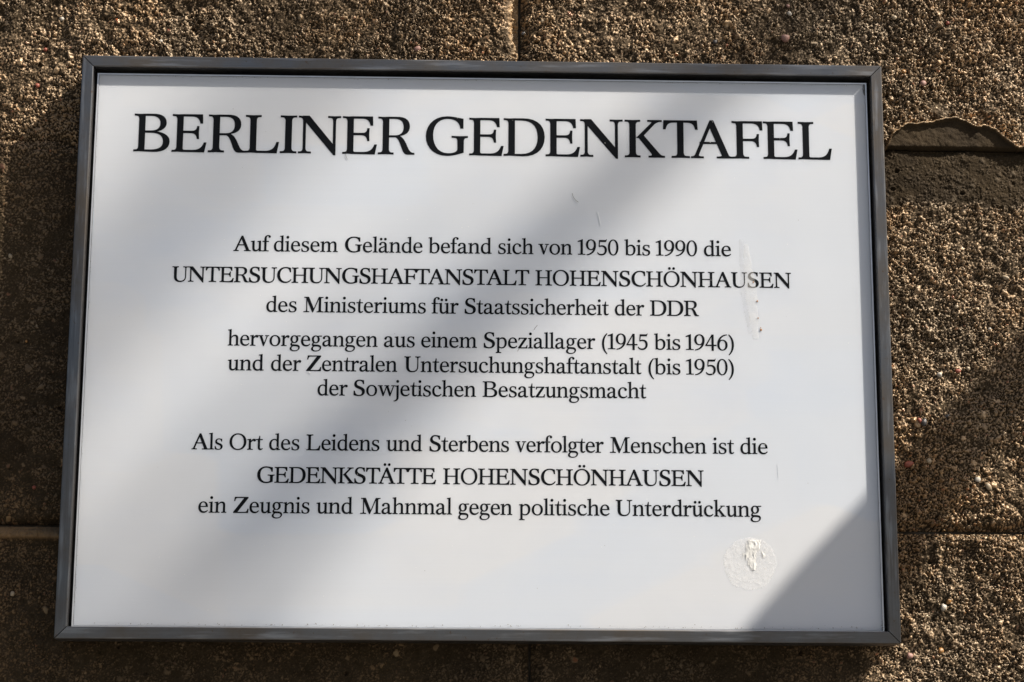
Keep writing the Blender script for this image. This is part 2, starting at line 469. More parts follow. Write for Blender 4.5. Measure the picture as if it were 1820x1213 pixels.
# ---------------------------------------------------------------- materials
def mat_stone():
    k = Nodes("weathered_concrete")
    at = k.n("Attribute", attribute_name="grain")
    sp = k.n("SeparateColor")
    k.l(at.outputs["Color"], sp.inputs[0])
    rnd, msk, smooth = sp.outputs[0], sp.outputs[1], sp.outputs[2]
    v = k.obj()
    # far from the viewer the stones are a cell pattern instead of geometry
    far = k.math('SUBTRACT', 1.0, at.outputs["Alpha"], True)
    wob = k.n("TexNoise", Scale=300.0, Detail=3.0)
    k.l(v, wob.inputs["Vector"])
    vw = k.n("VectorMath", operation='MULTIPLY_ADD')
    k.l(wob.outputs["Color"], vw.inputs[0])
    vw.inputs[1].default_value = (.0022, .0022, .0022)
    k.l(v, vw.inputs[2])
    vc = k.n("TexVoronoi", feature='F1', Scale=420.0)
    k.l(vw.outputs[0], vc.inputs["Vector"])
    vs_ = k.n("SeparateColor")
    k.l(vc.outputs["Color"], vs_.inputs[0])
    bare = k.ramp(k.noise(v, 95, 4, .6), [(.40, 0.0), (.52, 1.0)])
    vdist = k.ramp(vc.outputs["Distance"], [(.25, 1.0), (.62, 0.0)])
    vmask = k.math('MULTIPLY', k.math('MULTIPLY', vdist, bare), k.ramp(vs_.outputs[1], [(.25, 0.0), (.45, .9)]))
    fm = k.n("Mix", data_type='FLOAT')
    k.l(far, fm.inputs[0]); k.l(rnd, fm.inputs[2]); k.l(vs_.outputs[0], fm.inputs[3])
    rnd = fm.outputs[0]
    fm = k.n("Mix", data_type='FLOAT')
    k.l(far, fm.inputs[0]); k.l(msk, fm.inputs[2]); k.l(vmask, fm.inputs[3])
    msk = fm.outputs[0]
    farh = k.math('MULTIPLY', far, k.math('ADD', vmask, k.math('MULTIPLY', bare, .8)))
    n1 = k.noise(v, 9, 5, .6)
    n2 = k.noise(v, 160, 6, .7)
    n3 = k.noise(v, 45, 5, .6)
    cem = k.mix(k.ramp(n1, [(.35, 0.0), (.66, 1.0)]), (.014, .0092, .0055), (.028, .019, .009))
    cem = k.mix(k.ramp(n2, [(.3, 0.0), (.75, 1.0)]), cem, (.055, .039, .024))
    cem = k.mix(k.ramp(n3, [(.56, 0.0), (.75, .65)]), cem, (.014, .010, .007))
    gr = k.ramp(rnd, [(0, (.24, .17, .11)), (.18, (.44, .33, .215)), (.36, (.32, .225, .14)), (.5, (.52, .40, .275)),
                      (.62, (.25, .18, .12)), (.74, (.38, .28, .18)), (.83, (.62, .50, .36)), (.90, (.42, .14, .06)),
                      (.93, (.44, .25, .12)), (.965, (.26, .07, .05)), (.985, (.75, .68, .56))], 'CONSTANT')
    dirt = k.mix(k.ramp(n2, [(.25, 0.0), (.7, 1.0)]), gr, k.mix(.58, gr, (.07, .045, .024)))
    gr_w = k.mix(1.0, dirt, (1.08, .95, .80), 'MULTIPLY')
    dirt = gr_w
    gold = k.ramp(k.noise(v, 7.0, 3, .5), [(.42, 0.0), (.62, .75)])
    dirt = k.mix(gold, dirt, k.mix(1.0, dirt, (1.0, .80, .50), 'MULTIPLY'))
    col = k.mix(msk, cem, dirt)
    col = k.mix(k.math('MULTIPLY', smooth, .85), col, k.mix(k.ramp(n3, [(.4, 0.0), (.65, 1.0)]), (.012, .008, .0045), (.034, .023, .012)))
    h = k.math('ADD', k.noise(v, 900, 4, .65), k.math('MULTIPLY', k.noise(v, 2600, 2, .5), .5))
    rough = k.mix(msk, .85, k.ramp(rnd, [(0, .42), (.5, .3), (.8, .48), (.9, .22)]))
    k.set(Base_Color=col, Roughness=rough, Normal=k.bump(h, .75, .0006, k.bump(farh, 1.0, .0016)))
    k.l(k.mix(msk, .08, 1.0), k.b.inputs["Specular IOR Level"])
    k.b.inputs['IOR'].default_value = 1.75
    k.b.inputs['Specular Tint'].default_value = (1, .86, .66, 1)
    return k.m

def mat_mortar():
    k = Nodes("mortar")
    v = k.obj()
    c = k.mix(k.ramp(k.noise(v, 120, 6, .7), [(.3, 0.0), (.75, 1.0)]), (.05, .04, .03), (.12, .10, .078))
    return k.set(Base_Color=c, Roughness=.9, Normal=k.bump(k.noise(v, 700, 5, .7), .8, .0012))

def mat_pebble(name, col, rough=.35):
    k = Nodes(name)
    v = k.obj()
    n = k.noise(v, 700, 4, .6)
    c = k.mix(k.ramp(n, [(.35, 0.0), (.7, 1.0)]), tuple(q * .6 for q in col), col)
    return k.set(Base_Color=c, Roughness=rough, Normal=k.bump(n, .4, .0004))

def mat_steel(name, axis, tint=(.15, .152, .158), base=.32):
    """brushed stainless steel, brushed along x or z"""
    k = Nodes(name)
    sc_ = (6, 600, 900) if axis == 'x' else (900, 600, 6)
    br = k.noise(k.obj(sc_), 1.0, 5, .65)
    v = k.obj()
    pat = k.noise(v, 14, 5, .65)
    spot = k.noise(v, 260, 3, .6)
    wear = k.noise(k.obj((18, 90, 220) if axis == 'x' else (220, 90, 18)), 1.0, 4, .6)
    c = k.mix(k.ramp(br, [(.3, 0.0), (.7, 1.0)]), tuple(q * .72 for q in tint), tint)
    c = k.mix(k.ramp(pat, [(.40, 0.0), (.66, .8)]), c, tuple(q * w for q, w in zip(tint, (.66, .52, .38))))
    c = k.mix(k.ramp(spot, [(.64, 0.0), (.70, .8)]), c, (.10, .07, .05))
    c = k.mix(k.ramp(wear, [(.52, 0.0), (.70, .7)]), c, tuple(min(q * 1.75, 1) for q in tint))
    rg = k.mix(k.ramp(pat, [(.3, 0.0), (.7, 1.0)]), base, base + .16)
    return k.set(Base_Color=c, Metallic=.92, Roughness=rg, Anisotropic=.4, Normal=k.bump(br, .22, .00025))

def mat_plate():
    k = Nodes("satin_plate")
    v = k.obj()
    br = k.noise(k.obj((4, 1, 900)), 1.0, 5, .6)
    br2 = k.noise(k.obj((3, 1, 60)), 1.0, 4, .6)
    blot = k.noise(v, 5.5, 3, .5)
    blue = k.noise(k.obj((6, 1, 14)), 1.0, 4, .55)
    c = k.mix(k.ramp(blot, [(.35, 0.0), (.65, 1.0)]), PLATE_A, PLATE_B)
    c = k.mix(k.ramp(blue, [(.50, 0.0), (.70, .55)]), c, PLATE_C)
    vo = k.n("TexVoronoi", feature='SMOOTH_F1', distance='CHEBYCHEV', Scale=1.0, Smoothness=.12)
    k.l(k.obj((5, 1, 11), (0, .02, 0)), vo.inputs["Vector"])
    sv = k.n("SeparateColor")
    k.l(vo.outputs["Color"], sv.inputs[0])
    c = k.mix(k.math('MULTIPLY', k.ramp(sv.outputs[0], [(.4, 0.0), (.75, 1.0)]), .38), c, (.53, .59, .69))
    c = k.mix(k.math('MULTIPLY', k.ramp(sv.outputs[1], [(.5, 0.0), (.8, 1.0)]), .30), c, (.64, .635, .635))
    c = k.mix(k.ramp(br, [(.35, .05), (.7, .0)]), c, (.4, .4, .42))
    rg = k.mix(k.ramp(br2, [(.3, 0.0), (.7, 1.0)]), PLATE_R, PLATE_R + .05)
    # a faint orange peel and the rolling marks of the sheet
    nb = k.bump(br, .05, .0002)
    nb = k.bump(k.noise(k.obj((9, 1, 7)), 1.0, 2, .5), .25, .004, nb)
    k.set(Base_Color=c, Roughness=rg, Normal=nb)
    k.b.inputs['Subsurface Weight'].default_value = .55
    k.b.inputs['Subsurface Radius'].default_value = (1, 1, 1)
    k.b.inputs['Subsurface Scale'].default_value = .016
    k.b.inputs["Specular IOR Level"].default_value = .5
    return k.m

def plain(name, col, rough=.6, metal=0.0, bump=None):
    k = Nodes(name)
    v = k.obj()
    n = k.noise(v, 90 if bump is None else bump, 4, .6)
    c = k.mix(k.ramp(n, [(.3, 0.0), (.7, 1.0)]), tuple(q * .82 for q in col), col)
    return k.set(Base_Color=c, Roughness=rough, Metallic=metal, Normal=k.bump(n, .15, .0005))

PLATE_A, PLATE_B, PLATE_C = (.565, .605, .675), (.60, .625, .675), (.51, .57, .69)
PLATE_T, PLATE_R = .60, .38
# ---------------------------------------------------------------- the concrete block wall
_T = np.random.RandomState(11).rand(8, 257, 257)

def vn(x, z, freq, seed=0):
    """value noise"""
    x = x * freq + 37.3 * (seed + 1)
    z = z * freq + 11.7 * (seed + 3)
    xi, zi = np.floor(x).astype(np.int64), np.floor(z).astype(np.int64)
    fx, fz = x - xi, z - zi
    fx, fz = fx * fx * (3 - 2 * fx), fz * fz * (3 - 2 * fz)
    t = _T[seed % 8]
    a, b = xi % 256, zi % 256
    return ((t[a, b] * (1 - fx) + t[a + 1, b] * fx) * (1 - fz) + (t[a, b + 1] * (1 - fx) + t[a + 1, b + 1] * fx) * fz)

def fbm(x, z, freq, seed=0, octaves=4, gain=.5):
    s, a, n = 0, 1.0, 0.0
    for o in range(octaves):
        s = s + a * vn(x, z, freq * 2 ** o, seed + o)
        n += a
        a *= gain
    return s / n

def grains(x, z, cell, seed, rmin, rmax, prob, elong=1.0):
    """height of a layer of stones sitting on the surface, id of the stone"""
    R = np.random.RandomState(seed)
    N = 509
    jx, jz, rr, pr, col, asp = (R.rand(N, N) for _ in range(6))
    ci, cj = np.floor(x / cell).astype(np.int64), np.floor(z / cell).astype(np.int64)
    H = np.zeros_like(x)
    C = np.zeros_like(x)
    for di in (-1, 0, 1):
        for dj in (-1, 0, 1):
            i, j = ci + di, cj + dj
            a, b = i % N, j % N
            r = rmin + (rmax - rmin) * rr[a, b] ** 1.6
            px, pz = (i + jx[a, b]) * cell, (j + jz[a, b]) * cell
            th = asp[a, b] * 6.28
            dx, dz = x - px, z - pz
            u = dx * np.cos(th) + dz * np.sin(th)
            v = (-dx * np.sin(th) + dz * np.cos(th)) * (1 + .5 * asp[a, b])
            q = 1 - (u * u + v * v) / (r * r)
            h = np.where((q > 0) & (pr[a, b] < prob), r * np.sqrt(np.clip(q, 0, 1)), 0)
            m = h > H
            H = np.where(m, h, H)
            C = np.where(m, col[a, b], C)
    return H, C

def smoothstep(a, b, x):
    t = np.clip((x - a) / (b - a), 0, 1)
    return t * t * (3 - 2 * t)

JX_TOP, JX_BOT, JZ_HI, JZ_LO = 0.0284, 0.0378, 0.3893, 0.0870

def spall(x):
    """upper outline of the mortar smear on the right block"""
    xs = np.array([.300, .318, .324, .334, .350, .366, .374, .384, .390, .396, .404, .411, .420, .50])
    zs = np.array([.380, .3895, .402, .4085, .4105, .4135, .4145, .410, .4065, .408, .4055, .399, .3915, .384])
    zs = zs + .0009
    return np.interp(x, xs, zs) + .0016 * (vn(x, x * 0, 190, 2) - .5) + .0011 * (vn(x, x * 0, 600, 4) - .5)

def relief(x, z, which, x0, x1, z0, z1, fine=1.0):
    """height towards the viewer (metres), grain colour, grain mask"""
    rough = smoothstep(.395, .555, .42 * fbm(x, z, 18, 1, 3) + .58 * fbm(x, z, 110, 1, 4) + .055 * smoothstep(.28, .32, x))           # where the aggregate stands out
    calm_shade = np.zeros_like(x)
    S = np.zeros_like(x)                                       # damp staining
    # smoother areas: lower and left stones (their shade painted in too), the band under the upper right joint
    calm_shade = np.maximum(calm_shade, .88 * smoothstep(.015, -.015, x - .285) * smoothstep(.05, .02, z))
    calm_shade = np.maximum(calm_shade, .80 * smoothstep(.02, -.01, x + .30) * smoothstep(.395, .365, z))
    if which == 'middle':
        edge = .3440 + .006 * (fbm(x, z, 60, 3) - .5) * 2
        calm_shade = np.maximum(calm_shade, .96 * smoothstep(-.003, .004, z - edge) * smoothstep(.29, .30, x))
    h = .0080 * (fbm(x, z, 9, 5, 3) - .5) + .0062 * (fbm(x, z, 38, 2, 4) - .5) * (1 - .75 * calm_shade) + fine * .0050 * (fbm(x, z, 135, 6, 4) - .5) * (1 - .75 * calm_shade)
    wx = x + .0030 * (fbm(x, z, 330, 0, 3) - .5)
    wz = z + .0030 * (fbm(x, z, 330, 3, 3) - .5)
    amp = (0.13 + 1.12 * rough) * (1 - .80 * calm_shade)
    pits = fbm(x, z, 330, 4, 4)
    h = h + fine * .0042 * (pits - .5) * amp + fine * .0012 * (fbm(x, z, 800, 2, 2) - .5) * (1 - .6 * calm_shade)
    g1, c1 = grains(wx, wz, .0022, 21, .0004, .0013, .66)
    g2, c2 = grains(wx, wz, .0013, 22, .00035, .0008, .93)
    g3, c3 = grains(wx, wz, .0100, 23, .0012, .0030, .16)
    k1 = g1 * (amp + .06) * 1.85
    k2 = g2 * (.30 + .95 * amp) * 1.75
    k3 = g3 * .8 * (1 - .6 * calm_shade)
    G = np.maximum(np.maximum(k1, k2), k3)
    C = np.where(G == k1, c1, np.where(G == k2, c2, c3))
    G = G * fine
    # colour of the standing stones; dusty ones stay cement coloured
    M = smoothstep(.00015, .0006, G) * np.where(G == k2, .85, .95)
    M = M * (1 - .82 * calm_shade)  # mutes grain colour low and left, painting in the shade there
    h = h + G
    # pits and blow holes
    p1, _ = grains(x, z, .012, 31, .0008, .0022, .10)
    h = h - 1.5 * p1 * fine
    # edges of the block: worn arrises
    wob = .0042 * (fbm(x, z, 60, 7, 4) - .5) * 2
    for d, w, dep in ((x - x0, .0055, .007), (x1 - x, .0065 if which == 'top_left' else .0035, .0075 if which == 'top_left' else .006),
                      (z - z0, .0025 if which.startswith('top') else .0045, .0028 if which.startswith('top') else .006),
                      (z1 - z, .0025 if which == 'middle' else .0045, .0028 if which == 'middle' else .006)):
        dd = np.maximum(d + wob, 0)
        h = h - dep * np.exp(-(dd / w) ** 2)
    if which == 'top_right':
        s = spall(x)
        m = smoothstep(.0019, -.0004, z - s) * smoothstep(.312, .320, x)
        patch = .0040 + .0012 * (fbm(x, z, 40, 2, 3) - .5) + .0013 * (fbm(x, z, 320, 1, 3) - .5) + .0012 * (fbm(x, z, 110, 5, 3) - .5) + .0016 * smoothstep(.0025, 0, s - z)
        patch = patch - .0035 * np.exp(-((z - z0) / .0009) ** 2) + .0020 * np.exp(-((s - z - .0008) / .0008) ** 2)
        h = h * (1 - m) + patch * m
        M = M * (1 - m) + .05 * m
        lip = (m > .08) & (s - z < .0010)
        M = np.where(lip, .95, M)
        C = np.where(lip, .84, C)  # lip coloured pale, painting in the sun on its edge
    if which == 'top_left':
        q = smoothstep(.011, .003, x1 - x + wob) * (.5 + .5 * smoothstep(.4, .6, fbm(x, z, 180, 2, 3)))
        M = np.maximum(M, .9 * q)
        C = np.where(q > .35, .52, C)  # pale colour paints in the sunlit rounding of this edge
        h = h + .0022 * q * (fbm(x, z, 420, 3, 3) - .5) * 2 + .0010 * q * (fbm(x, z, 1100, 5, 2) - .5) * 2
    if which == 'middle':
        S = np.maximum(S, .9 * smoothstep(-.006, .004, z - edge) * smoothstep(.29, .30, x))
    if which == 'top_right':
        S = np.maximum(S, .8 * m * smoothstep(.0015, .003, s - z))
    S = np.maximum(S, .55 * smoothstep(.52, .70, fbm(x, z, 11, 6, 4)))
    if which == 'bottom_left':
        m = smoothstep(.0105, .0075, z1 - z) * smoothstep(-.28, -.30, x)
        h = h + m * .0045
        M = M * (1 - m) + .35 * m
        C = np.where(m > .5, .6, C)
    if which == 'bottom_right':
        h = h + .0035 * smoothstep(.012, .003, z1 - z) * smoothstep(.29, .31, x) * (.4 + fbm(x, z, 90, 1, 3))
    return h, C, M, S

def axis(a, b, spans, fine, mid, hidden=None):
    """coordinates from a to b, fine inside `spans`, coarse elsewhere"""
    out = [a]
    while out[-1] < b - 1e-6:
        p = out[-1]
        step = mid
        for s0, s1 in spans:
            if s0 - 1e-6 <= p < s1:
                step = fine
            elif p < s0:
                step = min(step, max(s0 - p, fine))
        out.append(min(p + step, b))
    return np.array(out)

def block(which, x0, x1, z0, z1, mat, parent, dense):
    fine = .00055
    g = .0010                       # half of the open joint
    gh = .0005 if which.startswith('top') else .0013
    gt = .0005 if which == 'middle' else .0013
    x0, x1, z0, z1 = x0 + g, x1 - g, z0 + gh, z1 - gt
    if dense:
        if which == 'middle':
            xs = axis(x0, x1, [(-.395, -.288), (.288, .447)], fine, .006)
        else:
            xs = axis(x0, x1, [(-.395, .447)], fine, .006)
        if which == 'middle':
            zs = axis(z0, z1, [(z0, z1)], fine, .006)
        elif which.startswith('top'):
            zs = axis(z0, z1, [(z0, .530)], fine, .006)
        else:
            zs = axis(z0, z1, [(-.043, z1)], fine, .006)
    else:
        xs, zs = axis(x0, x1, [], fine, .010), axis(z0, z1, [], fine, .010)
    X, Z = np.meshgrid(xs, zs)
    # 1 where the mesh is fine enough to carry single stones; elsewhere the material takes over
    if dense:
        fx = (X > -.395) & (X < .447)
        fz = np.ones_like(fx) if which == 'middle' else ((Z < .530) if which.startswith('top') else (Z > -.043))
        fineness = (fx & fz).astype(float)
    else:
        fineness = np.zeros_like(X)
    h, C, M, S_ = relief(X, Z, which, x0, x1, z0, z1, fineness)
    nx, nz = len(xs), len(zs)
    Xw = X.copy()
    Y = WALL + .0022 - h
    V = np.stack([Xw, Y, Z], -1).reshape(-1, 3)
    idx = np.arange(nx * nz).reshape(nz, nx)
    F = np.stack([idx[:-1, :-1], idx[:-1, 1:], idx[1:, 1:], idx[1:, :-1]], -1).reshape(-1, 4)
    # skirt: the sides of the block run back into the joint
    ring_ = np.concatenate([idx[0, :], idx[1:, -1], idx[-1, -2::-1], idx[-2:0:-1, 0]])
    nb = len(ring_)
    back = V[ring_].copy()
    back[:, 1] = WALL + .07
    o = len(V)
    V = np.concatenate([V, back])
    a, b = np.arange(nb), (np.arange(nb) + 1) % nb
    S = np.stack([ring_[a], o + a, o + b, ring_[b]], -1)
    F = np.concatenate([F, S])
    me = bpy.data.meshes.new("block")
    me.vertices.add(len(V))
    me.vertices.foreach_set("co", V.astype(np.float32).ravel())
    me.loops.add(len(F) * 4)
    me.loops.foreach_set("vertex_index", F.astype(np.int32).ravel())
    me.polygons.add(len(F))
    me.polygons.foreach_set("loop_start", np.arange(0, len(F) * 4, 4, dtype=np.int32))
    me.polygons.foreach_set("loop_total", np.full(len(F), 4, dtype=np.int32))
    me.polygons.foreach_set("use_smooth", np.ones(len(F), dtype=bool))
    me.update(calc_edges=True)
    at = me.color_attributes.new("grain", 'FLOAT_COLOR', 'POINT')
    colr = np.zeros((len(V), 4), np.float32)
    n = nx * nz
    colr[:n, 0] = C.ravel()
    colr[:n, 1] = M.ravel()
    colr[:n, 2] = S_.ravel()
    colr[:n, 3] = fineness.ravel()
    at.data.foreach_set("color", colr.ravel())
    me.materials.append(mat)
    ob = bpy.data.objects.new("block", me)
    link(ob, parent)
    return ob

M_stone = mat_stone()
wall = empty("block_wall", (0, 0, 0), "rough weathered brown concrete block wall with pebbly aggregate behind the plaque", "wall")
XL, XR = -1.5, 1.5
dense_blocks = {}
dense_blocks['top_left'] = block('top_left', -.97, JX_TOP, JZ_HI, .69, M_stone, wall, True)
dense_blocks['top_right'] = block('top_right', JX_TOP, 1.03, JZ_HI, .69, M_stone, wall, True)
dense_blocks['middle'] = block('middle', -.47, .53, JZ_LO, JZ_HI, M_stone, wall, True)
dense_blocks['bottom_left'] = block('bottom_left', -.96, JX_BOT, -.215, JZ_LO, M_stone, wall, True)
dense_blocks['bottom_right'] = block('bottom_right', JX_BOT, 1.04, -.215, JZ_LO, M_stone, wall, True)
plain_blocks = [(-1.47, -.47, JZ_LO, JZ_HI), (.53, 1.53, JZ_LO, JZ_HI)]
for r in range(4):
    za, zb = .69 + .3 * r, .69 + .3 * (r + 1)
    off = -.47 if r % 2 == 0 else .03
    plain_blocks += [(off - 1, off, za, zb), (off, off + 1, za, zb)] + ([(off + 1, off + 2, za, zb)] if off < 0 else [(off - 2, off - 1, za, zb)])
for r in range(5):
    za, zb = -.215 - .3 * (r + 1), -.215 - .3 * r
    off = -.47 if r % 2 == 0 else .03
    plain_blocks += [(off - 1, off, za, zb), (off, off + 1, za, zb)] + ([(off + 1, off + 2, za, zb)] if off < 0 else [(off - 2, off - 1, za, zb)])
for q in plain_blocks:
    block('plain', *q, M_stone, wall, False)
# mortar deep in the joints
M_mortar = mat_mortar()
def mortar_sheet():
    xs, zs = np.arange(-1.98, 2.0, .02), np.arange(-1.7, 1.9, .02)
    nx = len(xs)
    V = [(x, WALL + .0125 + .001 * math.sin(x * 90 + z * 50), z) for z in zs for x in xs]
    F = [(j * nx + i, j * nx + i + 1, (j + 1) * nx + i + 1, (j + 1) * nx + i) for j in range(len(zs) - 1) for i in range(nx - 1)]
    return mesh("mortar", V, F, M_mortar, wall, True)
mortar_sheet()

# the bigger stones that can be picked out
def pebble_mesh(seed):
    bm = bmesh.new()
    bmesh.ops.create_icosphere(bm, subdivisions=2, radius=1.0)
    rs = random.Random(seed)
    ph = [rs.uniform(0, 6) for _ in range(6)]
    for v in bm.verts:
        c = v.co
        v.co = c * (1 + .10 * math.sin(3 * c.x + ph[0]) + .10 * math.sin(4 * c.z + ph[1]) + .07 * math.sin(5 * c.y + 3 * c.x + ph[2]))
    me = bpy.data.meshes.new("pebble")
    bm.to_mesh(me)
    bm.free()
    me.polygons.foreach_set("use_smooth", [True] * len(me.polygons))
    return me
PM = {'white': mat_pebble("pale_quartz", (.52, .47, .40)), 'cream': mat_pebble("cream_quartz", (.42, .33, .22)),
      'amber': mat_pebble("amber_flint", (.38, .19, .06), .25), 'pink': mat_pebble("pink_granite", (.36, .2, .16), .5),
      'red': mat_pebble("red_stone", (.32, .085, .05), .45), 'dark': mat_pebble("dark_flint", (.06, .055, .055), .25)}
PEBBLES = [(0.2443, 0.5019, 0.00204, 'white'), (0.2431, 0.5081, 0.00163, 'pink'), (0.2398, 0.4805, 0.00368, 'pink'), (0.3343, 0.4544, 0.00204, 'amber'), (0.371, 0.4956, 0.00163, 'red'), (0.3496, 0.4448, 0.00245, 'pink'), (-0.0523, 0.4679, 0.00245, 'pink'), (-0.3331, 0.4883, 0.00204, 'white'), (0.353, 0.2084, 0.00245, 'white'), (0.4075, 0.2858, 0.00245, 'cream'), (0.3675, 0.2116, 0.00204, 'red'), (0.3759, 0.2135, 0.00204, 'cream'), (0.3494, 0.0296, 0.00245, 'white'), (0.3226, -0.0066, 0.00245, 'pink'), (0.3465, -0.0023, 0.00204, 'amber'), (0.3535, 0.0343, 0.00204, 'amber'), (-0.2059, 0.4723, 0.00204, 'cream'), (-0.2546, 0.4711, 0.00163, 'white'), (0.0466, 0.4919, 0.00204, 'cream'), (0.3796, 0.1273, 0.00204, 'white'), (0.3876, 0.1217, 0.00245, 'cream'), (0.3426, 0.1413, 0.00204, 'cream'), (0.3274, 0.139, 0.00286, 'red'), (0.3369, 0.1726, 0.00204, 'red'), (-0.3482, 0.0355, 0.00163, 'cream'), (-0.336, 0.1154, 0.00163, 'red'), (-0.3634, 0.2948, 0.00204, 'cream'), (-0.3478, 0.228, 0.00123, 'amber'), (0.184, 0.4769, 0.00245, 'dark'), (0.3574, 0.1759, 0.00204, 'dark'), (0.3398, 0.1713, 0.00286, 'dark'), (0.0314, 0.4813, 0.00163, 'dark'), (-0.3451, 0.4628, 0.00163, 'red'), (-0.3497, 0.433, 0.00204, 'red'), (0.3282, 0.4998, 0.00204, 'cream'), (0.3683, 0.2624, 0.00204, 'cream'), (0.3938, 0.2448, 0.00163, 'white')]
for i, (x, z, r, kind) in enumerate(PEBBLES):
    which = ('top_left' if x < JX_TOP else 'top_right') if z > JZ_HI else ('middle' if z > JZ_LO else ('bottom_left' if x < JX_BOT else 'bottom_right'))
    me = pebble_mesh(i)
    me.materials.append(PM[kind])
    o = bpy.data.objects.new("pebble", me)
    link(o, dense_blocks[which])
    hh, *_ = relief(np.array([[x]]), np.array([[z]]), 'plain', -9, 9, -9, 9)
    o.location = (x, WALL + .0022 - .0008 - float(hh[0, 0]) * .5, z)
    o.scale = (r * random.uniform(.9, 1.3), r * .8, r * random.uniform(.75, 1.0))
    o.rotation_euler = (0, random.uniform(0, 6), 0)

# ---------------------------------------------------------------- the plaque
FW, FH, BAR = 0.62, 0.4477, 0.009
M_sx, M_sz = mat_steel("brushed_steel_x", 'x'), mat_steel("brushed_steel_z", 'z')
M_black = plain("black_gasket", (.012, .012, .013), .7)
M_plate = mat_plate()
M_print = plain("black_print", (.006, .007, .009), .6)
for n_ in M_print.node_tree.nodes:
    if n_.type == 'BSDF_PRINCIPLED':
        n_.inputs["Specular IOR Level"].default_value = .04
plaque = empty("memorial_plaque", (0, 0, 0), "large white memorial plaque in a brushed steel frame with black German lettering", "plaque")

def frame_bar(name, corners, inward, lip, mat):
    """mitred bar. corners: outer a, outer b; inward: unit vector to the opening;
    section in (u = distance inward, y = depth)"""
    a, b = Vector(corners[0]), Vector(corners[1])
    inward = Vector(inward)
    run = (b - a).normalized()
    e = .0008
    sec = [(0, .0234), (0, e * 1.2), (e * .3, e * .35), (e, 0), (BAR - e, 0), (BAR - e * .3, e * .3), (BAR, e), (BAR, lip)]
    V, F = [], []
    n = len(sec)
    steps = 40
    cut = .0004                        # the open mitre
    for s in range(steps + 1):
        for u, y in sec:
            p0 = a + run * (u + cut) + inward * u
            p1 = b - run * (u + cut) + inward * u
            p = p0.lerp(p1, s / steps)
            V.append((p.x, y, p.z))
    for s in range(steps):
        for i in range(n):
            j = (i + 1) % n
            F.append((s * n + i, s * n + j, (s + 1) * n + j, (s + 1) * n + i))
    F.append(tuple(range(n))[::-1])
    F.append(tuple(steps * n + i for i in range(n)))
    o = mesh(name, V, F, mat, plaque)
    bm = bmesh.new()
    bm.from_mesh(o.data)
    bmesh.ops.recalc_face_normals(bm, faces=bm.faces)
    bm.to_mesh(o.data)
    bm.free()
    return o
x0, x1, z0, z1 = -FW / 2, FW / 2, 0.0, FH
frame_bar("frame_bar", ((x0, 0, z1), (x1, 0, z1)), (0, 0, -1), .0234, M_sx)["label"] = "top frame bar, slate grey brushed steel"
frame_bar("frame_bar", ((x0, 0, z0), (x1, 0, z0)), (0, 0, 1), .0234, M_sx)["label"] = "bottom frame bar, dark brushed steel"
frame_bar("frame_bar", ((x0, 0, z0), (x0, 0, z1)), (1, 0, 0), .0234, M_sz)["label"] = "left frame bar, pale bluish steel at its top"
frame_bar("frame_bar", ((x1, 0, z0), (x1, 0, z1)), (-1, 0, 0), .0234, M_sz)["label"] = "right frame bar, plain grey brushed steel"

def box_pts(xa, xb, ya, yb, za, zb):
    V = [(xa, ya, za), (xb, ya, za), (xb, ya, zb), (xa, ya, zb), (xa, yb, za), (xb, yb, za), (xb, yb, zb), (xa, yb, zb)]
    F = [(0, 1, 2, 3), (5, 4, 7, 6), (4, 0, 3, 7), (1, 5, 6, 2), (3, 2, 6, 7), (4, 5, 1, 0)]
    return V, F
def box(name, dims, mat, parent=None, bev=0.0):
    V, F = box_pts(*dims)
    o = mesh(name, V, F, mat, parent)
    if bev:
        bm = bmesh.new()
        bm.from_mesh(o.data)
        bmesh.ops.bevel(bm, geom=bm.edges[:], offset=bev, segments=2, affect='EDGES')
        bm.to_mesh(o.data)
        bm.free()
    return o

# dark tray behind the plate, filling the frame's channel
# dark tray behind the plate
box("back_tray", (x0 + .0015, x1 - .0015, .0235, WALL + .004, z0 + .0015, z1 - .0015), M_black, plaque)
# the printed plate and its narrow rim
PX0, PX1, PZ0, PZ1 = -0.2987, 0.2989, .0088, 0.4353
RIM = .0013
plate = box("plate", (PX0 + RIM, PX1 - RIM, PLATE, PLATE + .003, PZ0 + RIM, PZ1 - RIM), M_plate, plaque, .0002)
M_rim = plain("plate_rim_metal", (.72, .73, .75), .38, .6)
def rim():
    V, F = [], []
    g = .00022
    for d in ((PX0, PX0 + RIM - g, PLATE - .0004, PLATE + .0018, PZ0, PZ1), (PX1 - RIM + g, PX1, PLATE - .0004, PLATE + .0018, PZ0, PZ1),
              (PX0 + RIM - g, PX1 - RIM + g, PLATE - .0004, PLATE + .0018, PZ1 - RIM + g, PZ1), (PX0 + RIM - g, PX1 - RIM + g, PLATE - .0004, PLATE + .0018, PZ0, PZ0 + RIM - g)):
        v, f = box_pts(*d)
        o = len(V)
        V += v
        F += [tuple(o + i for i in q) for q in f]
    return mesh("plate_rim", V, F, M_rim, plaque)
rim()

